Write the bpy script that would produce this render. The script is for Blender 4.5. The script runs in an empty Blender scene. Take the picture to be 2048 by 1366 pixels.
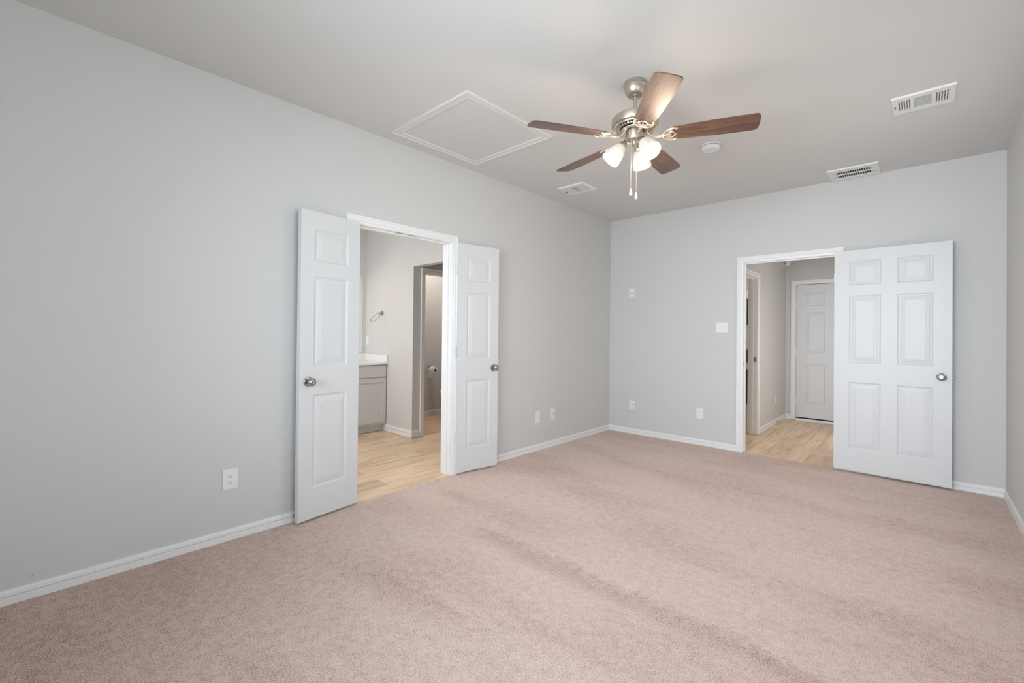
import bpy, bmesh, math, random
from mathutils import Vector, Matrix
random.seed(7)
PI = math.pi
SC = bpy.context.scene
COL = SC.collection

# ------------------------------------------------------------------ camera
cam_d = bpy.data.cameras.new('camera')
cam = bpy.data.objects.new('camera', cam_d)
COL.objects.link(cam)
SC.camera = cam
YAW, PITCH, ROLL, F = 0.7475, 0.0067, 0.0103, 894.49
fw = Vector((-math.sin(YAW) * math.cos(PITCH), math.cos(YAW) * math.cos(PITCH), math.sin(PITCH)))
rt = Vector((math.cos(YAW), math.sin(YAW), 0)); up = rt.cross(fw)
r2 = rt * math.cos(ROLL) + up * math.sin(ROLL); u2 = -rt * math.sin(ROLL) + up * math.cos(ROLL)
M = Matrix.Identity(4)
for i in range(3):
    M[i][0] = r2[i]; M[i][1] = u2[i]; M[i][2] = -fw[i]
M[0][3], M[1][3], M[2][3] = 3.0363, -5.2445, 1.2475
cam.matrix_world = M
cam_d.sensor_width = 36.0
cam_d.lens = 36.0 * F / 2048
cam_d.shift_x = 6.74 / 2048
cam_d.shift_y = -21.71 / 2048
cam_d.clip_start = 0.02

# ------------------------------------------------------------------ colour management, world, large lights
vs = SC.view_settings
vs.view_transform = 'Standard'; vs.look = 'None'; vs.gamma = 1.0; vs.use_curve_mapping = False
vs.exposure = 0.0
w = bpy.data.worlds.new('daylight_sky'); SC.world = w; w.use_nodes = True
_bg = w.node_tree.nodes['Background']; _bg.inputs[1].default_value = 1.65
_tc = w.node_tree.nodes.new('ShaderNodeTexCoord'); _sp = w.node_tree.nodes.new('ShaderNodeSeparateXYZ'); _rp = w.node_tree.nodes.new('ShaderNodeValToRGB')
w.node_tree.links.new(_tc.outputs['Generated'], _sp.inputs[0]); _mr = w.node_tree.nodes.new('ShaderNodeMapRange')
_mr.inputs['From Min'].default_value = -0.12; _mr.inputs['From Max'].default_value = 0.12
w.node_tree.links.new(_sp.outputs['Z'], _mr.inputs['Value']); w.node_tree.links.new(_mr.outputs['Result'], _rp.inputs['Fac'])
_rp.color_ramp.elements[0].color = (0.34, 0.36, 0.35, 1)      # ground outside
_rp.color_ramp.elements[1].color = (0.80, 0.91, 1.0, 1)       # hazy sky
w.node_tree.links.new(_rp.outputs['Color'], _bg.inputs[0])

def area(name, loc, rot, sx, sy, power, color, spread=PI):
    l = bpy.data.lights.new(name, 'AREA'); l.shape = 'RECTANGLE'; l.size = sx; l.size_y = sy
    l.energy = power; l.color = color; l.spread = spread
    o = bpy.data.objects.new(name, l); o.location = loc; o.rotation_euler = rot; COL.objects.link(o)
    return o
# daylight through the window openings (outside the panes); the side one is added
area('window_daylight_back', (2.15, -6.22, 1.55), (math.radians(87), 0, 0), 1.95, 1.35, 60, (0.80, 0.90, 1.0), math.radians(98))
area('window_daylight_right', (3.74, -4.45, 1.5), (0, math.radians(99), 0), 1.35, 1.75, 14.5, (0.78, 0.92, 1.0), math.radians(95))
area('added_window_light_side', (3.74, -1.75, 1.5), (0, PI / 2, 0), 1.35, 1.35, 9, (1.0, 0.98, 0.88))  # fill from an added unseen window, evens out the far end
# lights of the adjoining rooms, with an added bathroom fill
area('vanity_lamp', (-2.28, -3.05, 2.12), (0, math.radians(-35), 0), 0.12, 0.9, 3.5, (1.0, 0.82, 0.66))
area('bathroom_ceiling_lamp', (-1.3, -3.4, 2.72), (0, 0, 0), 0.9, 0.9, 1.5, (0.95, 0.97, 1.0))
area('bathroom_fill_light', (-1.3, -4.24, 1.45), (math.radians(80), 0, 0), 0.9, 0.9, 26, (0.96, 0.97, 1.0))  # unseen fill added to brighten the lower wall, floor and cabinet
area('hall_side_daylight', (2.82, 1.25, 1.2), (0, PI / 2, 0), 1.8, 0.9, 12, (1.0, 0.95, 0.91))
area('toilet_room_lamp', (-1.95, -1.3, 2.72), (0, 0, 0), 0.25, 0.25, 12, (1.0, 0.87, 0.79))
area('laundry_lamp', (0.9, 1.4, 2.72), (0, 0, 0), 0.3, 0.3, 10, (1.0, 0.86, 0.72))

# ------------------------------------------------------------------ materials
def mat(name, color, rough=0.6, metal=0.0, bump=0.0, bscale=60, var=0.0, spec=0.5, coat=0.0):
    m = bpy.data.materials.new(name); m.use_nodes = True
    nt = m.node_tree; b = nt.nodes['Principled BSDF']
    b.inputs['Base Color'].default_value = (*color, 1)
    b.inputs['Roughness'].default_value = rough
    b.inputs['Metallic'].default_value = metal
    b.inputs['Specular IOR Level'].default_value = spec
    b.inputs['Coat Weight'].default_value = coat
    tc = nt.nodes.new('ShaderNodeTexCoord')
    no = nt.nodes.new('ShaderNodeTexNoise'); no.inputs['Scale'].default_value = bscale
    no.inputs['Detail'].default_value = 3
    nt.links.new(tc.outputs['Object'], no.inputs['Vector'])
    if bump:
        bp = nt.nodes.new('ShaderNodeBump'); bp.inputs['Strength'].default_value = bump
        bp.inputs['Distance'].default_value = 0.002
        nt.links.new(no.outputs['Fac'], bp.inputs['Height']); nt.links.new(bp.outputs['Normal'], b.inputs['Normal'])
    mr = nt.nodes.new('ShaderNodeMapRange')
    mr.inputs['To Min'].default_value = 1 - var; mr.inputs['To Max'].default_value = 1 + var
    nt.links.new(no.outputs['Fac'], mr.inputs['Value'])
    hs = nt.nodes.new('ShaderNodeHueSaturation'); hs.inputs['Color'].default_value = (*color, 1)
    nt.links.new(mr.outputs['Result'], hs.inputs['Value']); nt.links.new(hs.outputs['Color'], b.inputs['Base Color'])
    return m

WALL = mat('greige_wall_paint', (0.675, 0.668, 0.652), 0.8, bump=0.25, bscale=130, var=0.012, spec=0.3)
CEIL = mat('ceiling_paint', (0.72, 0.71, 0.69), 0.9, bump=0.2, bscale=90, var=0.01, spec=0.2)
TRIM = mat('white_trim_paint', (0.885, 0.888, 0.885), 0.35, bump=0.05, bscale=30)
DOOR = mat('white_door_paint', (0.73, 0.735, 0.74), 0.42, bump=0.22, bscale=3.2)
_n = DOOR.node_tree; _m = _n.nodes.new('ShaderNodeMapping'); _m.inputs['Scale'].default_value = (34, 34, 2.0)
_t = [q for q in _n.nodes if q.type == 'TEX_NOISE'][0]; _c = [q for q in _n.nodes if q.type == 'TEX_COORD'][0]
_t.inputs['Distortion'].default_value = 1.2
_n.links.new(_c.outputs['Object'], _m.inputs['Vector']); _n.links.new(_m.outputs['Vector'], _t.inputs['Vector'])
PLAS = mat('white_plastic', (0.86, 0.865, 0.87), 0.35)
NICK = mat('brushed_nickel', (0.58, 0.52, 0.44), 0.38, 1.0, bump=0.05, bscale=200)
CHRO = mat('satin_chrome', (0.44, 0.43, 0.42), 0.2, 1.0)
DARK = mat('black_void', (0.012, 0.012, 0.012), 0.6)
GREYV = mat('vent_shadow_grey', (0.06, 0.06, 0.06), 0.7)
VMET = mat('white_vent_enamel', (0.84, 0.84, 0.83), 0.45)
CAB = mat('light_grey_cabinet_paint', (0.62, 0.605, 0.58), 0.45, bump=0.03)
QRTZ = mat('white_cultured_marble', (0.85, 0.84, 0.83), 0.18)
PORC = mat('white_porcelain', (0.86, 0.86, 0.85), 0.12)
PAPR = mat('toilet_paper', (0.85, 0.85, 0.84), 0.9, bump=0.1)
CARD = mat('cardboard_core', (0.08, 0.06, 0.045), 0.9)
IRON = mat('cream_nickel_bracket', (0.82, 0.74, 0.62), 0.3, 0.85)
CHAIN = mat('chain_metal', (0.75, 0.68, 0.6), 0.4, 0.6)
FOB = mat('pale_wood_fob', (0.62, 0.54, 0.46), 0.6)
APPL = mat('white_appliance_enamel', (0.8, 0.8, 0.79), 0.25)
HINGE = mat('painted_hinge', (0.84, 0.845, 0.85), 0.4)

def mirror_mat():
    m = mat('mirror_glass', (0.92, 0.92, 0.91), 0.02, 1.0); return m
MIRR = mirror_mat()

def glass_mat():
    m = bpy.data.materials.new('window_glass'); m.use_nodes = True; nt = m.node_tree
    nt.nodes.clear(); o = nt.nodes.new('ShaderNodeOutputMaterial')
    t = nt.nodes.new('ShaderNodeBsdfTransparent'); g = nt.nodes.new('ShaderNodeBsdfGlossy'); g.inputs['Roughness'].default_value = 0.02
    x = nt.nodes.new('ShaderNodeMixShader'); x.inputs[0].default_value = 0.05
    nt.links.new(t.outputs[0], x.inputs[1]); nt.links.new(g.outputs[0], x.inputs[2]); nt.links.new(x.outputs[0], o.inputs[0])
    return m
GLASS = glass_mat()

def emit_mat(name, col, strength, base=(0.62, 0.58, 0.52)):
    m = bpy.data.materials.new(name); m.use_nodes = True; b = m.node_tree.nodes['Principled BSDF']
    b.inputs['Base Color'].default_value = (*base, 1); b.inputs['Roughness'].default_value = 0.3
    b.inputs['Emission Color'].default_value = (*col, 1); b.inputs['Emission Strength'].default_value = strength
    return m
BULB = emit_mat('lit_bulb', (1.0, 0.93, 0.84), 6.0)
def shade_mat():
    # frosted alabaster glass lit from within: swirls of denser glass
    m = emit_mat('frosted_alabaster_glass', (1.0, 0.86, 0.68), 1.0)
    nt = m.node_tree; b = nt.nodes['Principled BSDF']
    tc = nt.nodes.new('ShaderNodeTexCoord'); no = nt.nodes.new('ShaderNodeTexNoise')
    no.inputs['Scale'].default_value = 9; no.inputs['Distortion'].default_value = 1.6; no.inputs['Detail'].default_value = 2
    nt.links.new(tc.outputs['Object'], no.inputs['Vector'])
    mr = nt.nodes.new('ShaderNodeMapRange'); mr.inputs['From Min'].default_value = .3; mr.inputs['From Max'].default_value = .7
    mr.inputs['To Min'].default_value = 0.14; mr.inputs['To Max'].default_value = 0.30
    nt.links.new(no.outputs['Fac'], mr.inputs['Value']); nt.links.new(mr.outputs['Result'], b.inputs['Emission Strength'])
    return m
SHADE = shade_mat()

def carpet_mat():
    m = bpy.data.materials.new('pinkish_beige_carpet'); m.use_nodes = True; nt = m.node_tree; b = nt.nodes['Principled BSDF']
    L = nt.links.new; N = nt.nodes.new
    b.inputs['Roughness'].default_value = 1.0; b.inputs['Specular IOR Level'].default_value = 0.05
    b.inputs['Sheen Weight'].default_value = 0.25; b.inputs['Sheen Roughness'].default_value = 0.5
    b.inputs['Sheen Tint'].default_value = (1, 0.9, 0.87, 1)
    tc = N('ShaderNodeTexCoord')
    wob = N('ShaderNodeTexNoise'); wob.inputs['Scale'].default_value = 3.0; wob.inputs['Detail'].default_value = 3
    L(tc.outputs['Object'], wob.inputs['Vector'])
    f1 = N('ShaderNodeTexNoise'); f1.inputs['Scale'].default_value = 260; f1.inputs['Detail'].default_value = 3; f1.inputs['Roughness'].default_value = 0.65; f1.inputs['Distortion'].default_value = 0.8
    L(tc.outputs['Object'], f1.inputs['Vector'])
    v1 = N('ShaderNodeTexVoronoi'); v1.inputs['Scale'].default_value = 130; L(tc.outputs['Object'], v1.inputs['Vector'])
    # nap direction patches
    mp = N('ShaderNodeMapping'); mp.inputs['Scale'].default_value = (0.8, 2.2, 1); L(tc.outputs['Object'], mp.inputs['Vector'])
    nap = N('ShaderNodeTexNoise'); nap.inputs['Scale'].default_value = 0.9; nap.inputs['Detail'].default_value = 5; nap.inputs['Roughness'].default_value = .55
    L(mp.outputs['Vector'], nap.inputs['Vector'])
    clump = N('ShaderNodeTexNoise'); clump.inputs['Scale'].default_value = 22; clump.inputs['Detail'].default_value = 4; clump.inputs['Roughness'].default_value = 0.65
    L(tc.outputs['Object'], clump.inputs['Vector'])
    sx = N('ShaderNodeSeparateXYZ'); L(tc.outputs['Object'], sx.inputs[0])
    def mth(op, a, bb=None, c=None):
        n = N('ShaderNodeMath'); n.operation = op
        for i, v in enumerate((a, bb, c)):
            if v is None: continue
            if isinstance(v, (int, float)): n.inputs[i].default_value = v
            else: L(v, n.inputs[i])
        return n.outputs[0]
    def smooth(x, a, c):
        n = N('ShaderNodeMapRange'); n.interpolation_type = 'SMOOTHSTEP'
        n.inputs['From Min'].default_value = a; n.inputs['From Max'].default_value = c
        L(x, n.inputs['Value']); return n.outputs['Result']
    wy = mth('ADD', mth('MULTIPLY_ADD', wob.outputs['Fac'], 0.16, -0.08), mth('MULTIPLY_ADD', clump.outputs['Fac'], 0.16, -0.08))
    def band(y0, half, x0, x1, soft=0.07):
        yy = mth('ADD', sx.outputs['Y'], wy)
        d = mth('ABSOLUTE', mth('SUBTRACT', yy, y0))
        inv = mth('SUBTRACT', 1.0, smooth(d, half * .3, half + soft))
        e = mth('MULTIPLY', smooth(sx.outputs['X'], x0, x0 + .35), mth('SUBTRACT', 1.0, smooth(sx.outputs['X'], x1 - .4, x1)))
        return mth('MULTIPLY', inv, e)
    b1 = band(-3.30, 0.02, 0.80, 3.3, .09)         # brushed track across the room
    b2 = mth('MULTIPLY', band(-2.98, 0.05, 0.1, 0.9), 0.9)   # scuffed strip by the double doors
    b3 = mth('MULTIPLY', band(-4.0, 0.06, 0.75, 1.7), 0.5)
    # near left area: light falloff put into the carpet colour, with coarser pile
    side = mth('SUBTRACT', 1.0, smooth(mth('ADD', sx.outputs['Y'], wy), -5.0, -3.35))
    side = mth('MULTIPLY', side, mth('SUBTRACT', 1.0, smooth(sx.outputs['X'], 0.4, 2.6)))
    tracks = mth('MAXIMUM', b1, mth('MAXIMUM', b2, b3))
    napv = smooth(nap.outputs['Fac'], 0.42, 0.68)
    tracks = mth('MULTIPLY', tracks, mth('MULTIPLY_ADD', clump.outputs['Fac'], 1.1, 0.35))
    total = mth('ADD', mth('MULTIPLY', tracks, 0.46), mth('ADD', mth('MULTIPLY', napv, 0.30), mth('MULTIPLY', side, 0.40)))
    # fibre value: darker gaps where the pile is roughed up and in the painted falloff
    fib = smooth(mth('ADD', f1.outputs['Fac'], mth('MULTIPLY_ADD', clump.outputs['Fac'], 0.22, -0.11)), 0.30, 0.60)
    gapv = mth('MULTIPLY_ADD', total, 0.78, 0.46)
    fv = mth('SUBTRACT', 1.0, mth('MULTIPLY', mth('SUBTRACT', 1.0, fib), gapv))
    tone = mth('SUBTRACT', 1.03, mth('MULTIPLY', total, 0.17))
    f2 = N('ShaderNodeTexNoise'); f2.inputs['Scale'].default_value = 420; f2.inputs['Detail'].default_value = 1
    L(tc.outputs['Object'], f2.inputs['Vector'])
    val = mth('MULTIPLY', mth('MULTIPLY', fv, tone), mth('MULTIPLY_ADD', f2.outputs['Fac'], 0.5, 0.77))
    hs = N('ShaderNodeHueSaturation'); hs.inputs['Color'].default_value = (0.88, 0.675, 0.595, 1)
    L(val, hs.inputs['Value'])
    L(mth('ADD', mth('MULTIPLY_ADD', total, 0.35, 0.90), mth('MULTIPLY', mth('SUBTRACT', 1.0, fib), 0.45)), hs.inputs['Saturation'])
    L(hs.outputs['Color'], b.inputs['Base Color'])
    bp = N('ShaderNodeBump'); bp.inputs['Strength'].default_value = 0.7; bp.inputs['Distance'].default_value = 0.006
    h = mth('ADD', mth('MULTIPLY', f1.outputs['Fac'], 1.0), mth('MULTIPLY', v1.outputs['Distance'], -0.4))
    L(h, bp.inputs['Height']); L(bp.outputs['Normal'], b.inputs['Normal'])
    return m
CARPET = carpet_mat()

def plank_mat():
    m = bpy.data.materials.new('oak_vinyl_planks'); m.use_nodes = True; nt = m.node_tree; b = nt.nodes['Principled BSDF']
    L = nt.links.new; N = nt.nodes.new
    b.inputs['Roughness'].default_value = 0.38
    tc = N('ShaderNodeTexCoord'); mp = N('ShaderNodeMapping'); mp.inputs['Rotation'].default_value = (0, 0, PI / 2)
    L(tc.outputs['Object'], mp.inputs['Vector'])
    br = N('ShaderNodeTexBrick'); br.offset = 0.37; br.inputs['Scale'].default_value = 1.0
    br.inputs['Brick Width'].default_value = 1.22; br.inputs['Row Height'].default_value = 0.18
    br.inputs['Mortar Size'].default_value = 0.0012; br.inputs['Mortar Smooth'].default_value = 0.2
    br.inputs['Color1'].default_value = (0.0, 0, 0, 1); br.inputs['Color2'].default_value = (1, 1, 1, 1); br.inputs['Mortar'].default_value = (0.3, 0.3, 0.3, 1)
    L(mp.outputs['Vector'], br.inputs['Vector'])
    st = N('ShaderNodeMapping'); st.inputs['Scale'].default_value = (14, 1.1, 1); L(tc.outputs['Object'], st.inputs['Vector'])
    ad = N('ShaderNodeVectorMath'); ad.operation = 'ADD'; L(st.outputs['Vector'], ad.inputs[0])
    sc = N('ShaderNodeVectorMath'); sc.operation = 'SCALE'; sc.inputs['Scale'].default_value = 7.0; L(br.outputs['Color'], sc.inputs[0]); L(sc.outputs[0], ad.inputs[1])
    no = N('ShaderNodeTexNoise'); no.inputs['Scale'].default_value = 1.6; no.inputs['Detail'].default_value = 6; no.inputs['Distortion'].default_value = 0.6
    L(ad.outputs[0], no.inputs['Vector'])
    cr = N('ShaderNodeValToRGB'); cr.color_ramp.elements[0].position = 0.28; cr.color_ramp.elements[1].position = 0.75
    cr.color_ramp.elements[0].color = (0.58, 0.40, 0.235, 1); cr.color_ramp.elements[1].color = (0.90, 0.71, 0.51, 1)
    e = cr.color_ramp.elements.new(0.5); e.color = (0.80, 0.60, 0.41, 1)
    L(no.outputs['Fac'], cr.inputs['Fac'])
    mr = N('ShaderNodeMapRange'); mr.inputs['To Min'].default_value = 0.86; mr.inputs['To Max'].default_value = 1.12; L(br.outputs['Color'], mr.inputs['Value'])
    hs = N('ShaderNodeHueSaturation'); L(cr.outputs['Color'], hs.inputs['Color']); L(mr.outputs['Result'], hs.inputs['Value'])
    mx = N('ShaderNodeMix'); mx.data_type = 'RGBA'; L(br.outputs['Fac'], mx.inputs[0]); L(hs.outputs['Color'], mx.inputs[6]); mx.inputs[7].default_value = (0.30, 0.18, 0.10, 1)
    L(mx.outputs[2], b.inputs['Base Color'])
    return m
PLANK = plank_mat()

def wood_mat(name, c0, c1, rough=0.35):
    m = bpy.data.materials.new(name); m.use_nodes = True; nt = m.node_tree; b = nt.nodes['Principled BSDF']
    L = nt.links.new; N = nt.nodes.new
    tc = N('ShaderNodeTexCoord'); mp = N('ShaderNodeMapping'); mp.inputs['Scale'].default_value = (2.2, 34, 10)
    L(tc.outputs['Object'], mp.inputs['Vector'])
    no = N('ShaderNodeTexNoise'); no.inputs['Scale'].default_value = 1.7; no.inputs['Detail'].default_value = 6; no.inputs['Distortion'].default_value = 1.4
    L(mp.outputs['Vector'], no.inputs['Vector'])
    cr = N('ShaderNodeValToRGB'); cr.color_ramp.elements[0].position = 0.35; cr.color_ramp.elements[1].position = 0.66
    cr.color_ramp.elements[0].color = (*c0, 1); cr.color_ramp.elements[1].color = (*c1, 1)
    L(no.outputs['Fac'], cr.inputs['Fac']); L(cr.outputs['Color'], b.inputs['Base Color'])
    b.inputs['Roughness'].default_value = rough
    b.inputs['Coat Weight'].default_value = 1.0; b.inputs['Coat Roughness'].default_value = 0.45
    return m
BLADE = wood_mat('walnut_blade_veneer', (0.045, 0.02, 0.012), (0.19, 0.085, 0.045), 0.5)

# ------------------------------------------------------------------ mesh helpers
def box(bm, x0, x1, y0, y1, z0, z1, mtx=None):
    v = [bm.verts.new((x, y, z)) for x in (x0, x1) for y in (y0, y1) for z in (z0, z1)]
    if mtx is not None:
        for q in v: q.co = mtx @ q.co
    for f in ((0, 1, 3, 2), (4, 6, 7, 5), (0, 4, 5, 1), (2, 3, 7, 6), (0, 2, 6, 4), (1, 5, 7, 3)):
        bm.faces.new([v[i] for i in f])
    return v

def bevbox(bm, x0, x1, y0, y1, z0, z1, b=0.002, seg=2, mtx=None):
    t = bmesh.new(); box(t, x0, x1, y0, y1, z0, z1)
    bmesh.ops.bevel(t, geom=list(t.edges), offset=b, segments=seg, affect='EDGES', profile=0.6)
    merge(bm, t, mtx)

def merge(bm, t, mtx=None):
    mp = {}
    for v in t.verts: mp[v] = bm.verts.new(mtx @ v.co if mtx is not None else v.co)
    for f in t.faces:
        nf = bm.faces.new([mp[v] for v in f.verts]); nf.smooth = f.smooth
    t.free()

def lathe(bm, prof, seg=32, mtx=None, cap=(False, False)):
    """prof: list of (r, z); axis z."""
    rings = []
    for r, z in prof:
        if r < 1e-6:
            p = Vector((0, 0, z)); rings.append([bm.verts.new(mtx @ p if mtx is not None else p)])
        else:
            ring = []
            for k in range(seg):
                a = 2 * PI * k / seg; p = Vector((r * math.cos(a), r * math.sin(a), z))
                ring.append(bm.verts.new(mtx @ p if mtx is not None else p))
            rings.append(ring)
    for a, b in zip(rings, rings[1:]):
        for k in range(seg):
            k2 = (k + 1) % seg
            if len(a) == 1 and len(b) == 1: continue
            if len(a) == 1: f = bm.faces.new((a[0], b[k], b[k2]))
            elif len(b) == 1: f = bm.faces.new((a[k], b[0], a[k2]))
            else: f = bm.faces.new((a[k], b[k], b[k2], a[k2]))
            f.smooth = True
    if cap[0] and len(rings[0]) > 1: bm.faces.new(rings[0])
    if cap[1] and len(rings[-1]) > 1: bm.faces.new(rings[-1])

def tube(bm, pts, r, seg=8, closed=False, mtx=None):
    pts = [Vector(p) for p in pts]
    rr = r if isinstance(r, (list, tuple)) else [r] * len(pts)
    n = len(pts); rings = []
    ref = Vector((0, 0, 1))
    prev = None
    for i, p in enumerate(pts):
        if closed: t = (pts[(i + 1) % n] - pts[i - 1]).normalized()
        else: t = (pts[min(i + 1, n - 1)] - pts[max(i - 1, 0)]).normalized()
        if prev is None:
            a = t.cross(ref)
            if a.length < 1e-3: a = t.cross(Vector((1, 0, 0)))
        else:
            a = prev - t * prev.dot(t)
        a.normalize(); prev = a; b = t.cross(a)
        ring = []
        for k in range(seg):
            q = p + (a * math.cos(2 * PI * k / seg) + b * math.sin(2 * PI * k / seg)) * rr[i]
            ring.append(bm.verts.new(mtx @ q if mtx is not None else q))
        rings.append(ring)
    m = n if closed else n - 1
    for i in range(m):
        A, B = rings[i], rings[(i + 1) % n]
        for k in range(seg):
            f = bm.faces.new((A[k], A[(k + 1) % seg], B[(k + 1) % seg], B[k])); f.smooth = True
    if not closed:
        bm.faces.new(rings[0][::-1]); bm.faces.new(rings[-1])

def extrude_profile(bm, prof, A, B, out, upv=Vector((0, 0, 1)), mA=0.0, mB=0.0, mtx=None):
    """prof: list of (out, up) points closed; swept A->B; mitre mA/mB shift each point by (up * m) along the path."""
    A = Vector(A); B = Vector(B); d = (B - A).normalized(); out = Vector(out)
    ra = [bm.verts.new(A + out * p[0] + upv * p[1] + d * (p[1] * mA)) for p in prof]
    rb = [bm.verts.new(B + out * p[0] + upv * p[1] + d * (p[1] * mB)) for p in prof]
    n = len(prof)
    for i in range(n):
        bm.faces.new((ra[i], ra[(i + 1) % n], rb[(i + 1) % n], rb[i]))
    bm.faces.new(ra[::-1]); bm.faces.new(rb)

def obj(name, bm, m, parent=None, loc=None, rot=None):
    bmesh.ops.recalc_face_normals(bm, faces=bm.faces)
    for e in bm.edges:
        if len(e.link_faces) == 2 and e.calc_face_angle(0) > 0.62: e.smooth = False
    me = bpy.data.meshes.new(name); bm.to_mesh(me); bm.free(); me.materials.append(m)
    o = bpy.data.objects.new(name, me); COL.objects.link(o)
    if parent is not None: o.parent = parent
    if loc is not None: o.location = loc
    if rot is not None: o.rotation_euler = rot
    return o

def tag(o, label, cat, group=None, kind=None):
    o['label'] = label; o['category'] = cat
    if group: o['group'] = group
    if kind: o['kind'] = kind
    return o

def thing(name, label, cat, loc=(0, 0, 0), rot=(0, 0, 0), group=None, kind=None):
    o = bpy.data.objects.new(name, None); o.empty_display_size = 0.05; COL.objects.link(o)
    o.location = loc; o.rotation_euler = rot
    return tag(o, label, cat, group, kind)

def part_label(o, text):
    o['label'] = text; return o

def copy_tree(o, loc=None, rot=None, parent=None):
    c = o.copy(); COL.objects.link(c)
    c.parent = parent
    if loc is not None: c.location = loc
    if rot is not None: c.rotation_euler = rot
    for ch in o.children: copy_tree(ch, parent=c)
    return c

def struct(name, boxes, m, label):
    bm = bmesh.new()
    for b in boxes: box(bm, *b)
    return tag(obj(name, bm, m), label, name.split('_')[0], kind='structure')

# ------------------------------------------------------------------ room shell
H = 2.74; W = 3.5174; YB = -6.05
LY0, LY1, LZ = -3.634, -2.713, 2.037       # double door clear opening in the left wall
FX0, FX1, FZ = 1.617, 2.421, 2.034         # bedroom door clear opening in the far wall
J = 0.018
struct('floor', [(0, W, YB, 0, -0.10, 0)], CARPET, 'pinkish beige cut pile bedroom carpet')
struct('floor_bathroom', [(-2.6, 0, -4.3, -0.2, -0.10, -0.003)], PLANK, 'oak look plank floor of the bathroom behind the double doors')
struct('floor_hallway', [(0.2, 3.0, 0, 2.8, -0.10, -0.003)], PLANK, 'oak look plank floor of the hallway behind the bedroom door')
struct('ceiling', [(-2.7, W + .12, YB - .12, 2.9, H, H + .1)], CEIL, 'smooth greige painted ceiling of the bedroom')
struct('wall_left', [(-.12, 0, YB, LY0 - J, -.1, H), (-.12, 0, LY1 + J, 0, -.1, H), (-.12, 0, LY0 - J, LY1 + J, LZ + J, H)], WALL,
       'long greige left wall with the double door opening')
struct('wall_far', [(-.12, FX0 - J, 0, .12, -.1, H), (FX1 + J, W + .12, 0, .12, -.1, H), (FX0 - J, FX1 + J, 0, .12, FZ + J, H)], WALL,
       'greige far wall with the bedroom door opening')
_b = bmesh.new()
for k, (dy, dz, r_) in enumerate(((0, 0, .0022), (.002, -.006, .0016), (-.001, -.011, .001))):
    lathe(_b, [(0, .0004), (r_, .0003), (r_ * 1.05, 0)], 8, Matrix.Translation((0, -5.212 + dy, .104 + dz * .7)) @ Matrix.Rotation(PI / 2, 4, 'Y'))
_o = bpy.data.objects['wall_left']; SCUFF = (_b, _o)
# right wall with its window and an added second one (out of view)
struct('wall_right', [(W, W + .12, YB, -5.25, -.1, H), (W, W + .12, -3.45, -2.45, -.1, H), (W, W + .12, -1.05, 0, -.1, H), (W, W + .12, -2.45, -1.05, -.1, .8), (W, W + .12, -2.45, -1.05, 2.2, H), (W, W + .12, -5.25, -3.45, -.1, .8), (W, W + .12, -5.25, -3.45, 2.2, H)], WALL,
       'greige right wall seen as a narrow strip at the edge')
struct('wall_back', [(-.12, 1.15, YB - .12, YB, -.1, H), (3.15, W + .12, YB - .12, YB, -.1, H), (1.15, 3.15, YB - .12, YB, -.1, .85), (1.15, 3.15, YB - .12, YB, 2.25, H)], WALL,
       'greige back wall with a window')

def window(name, c, w_, h_, rz, label):
    t = thing(name, label, 'window', c, (0, 0, rz), kind='structure')
    bm = bmesh.new(); a = w_ / 2; d = .04
    box(bm, -a, -a + .05, -d, d, 0, h_); box(bm, a - .05, a, -d, d, 0, h_)
    box(bm, -a + .05, a - .05, -d, d, 0, .05); box(bm, -a + .05, a - .05, -d, d, h_ - .05, h_)
    box(bm, -a + .05, a - .05, -.02, .02, h_ / 2 - .02, h_ / 2 + .02)
    obj('window_frame', bm, TRIM, t)
    bm = bmesh.new(); box(bm, -a + .05, a - .05, -.004, .004, .05, h_ - .05); obj('window_pane', bm, GLASS, t)
    return t
window('window_1', (2.15, YB - .07, .85), 2.0, 1.4, 0, 'white framed window in the back wall')
window('added_window_side', (W + .07, -1.75, .8), 1.4, 1.4, PI / 2, 'added unseen white framed window in the right wall nearer the far corner')  # unseen window put in for the light it brings
window('bathroom_fill_frame', (-1.3, -4.292, 1.0), 1.0, 1.0, 0, 'added unseen window frame around the bathroom fill light, no opening behind')  # frame only, added to house the fill light on a solid wall
window('window_2', (W + .07, -4.35, .8), 1.8, 1.4, PI / 2, 'white framed window in the right wall')

# bathroom, passage, toilet room
XJ = -1.41; YW = -2.12; YT = -2.02; XM = -2.50; XT = -2.42
struct('wall_bathroom_side', [(XM - .12, XM, -4.3, YT, -.1, H)], WALL, 'warm lit bathroom wall behind the vanity mirror')
struct('wall_bathroom_end', [(XM, XJ, YW, YT, -.1, H), (XJ, -.45, YW, YT, 2.037, H), (-.45, -.12, YW, YT, -.1, H)], WALL,
       'pale bathroom wall that carries the towel ring')
struct('wall_bathroom_near', [(XM - .12, -.12, -4.4, -4.3, -.1, H)], WALL, 'near end wall of the bathroom')
struct('wall_toilet_back', [(XT - .12, XT, YT, -.53, -.1, H)], WALL, 'shaded greige wall behind the toilet paper roll')
struct('wall_toilet_front', [(XJ - .10, XJ, YT, -1.965, -.1, H), (XJ - .10, XJ, -1.20, -.53, -.1, H), (XJ - .10, XJ, -1.965, -1.20, 1.985, H)], WALL,
       'shaded wall around the toilet room doorway')
struct('wall_toilet_end', [(XT - .12, -.12, -.53, -.43, -.1, H)], WALL, 'end wall of the toilet room and passage')
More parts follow.
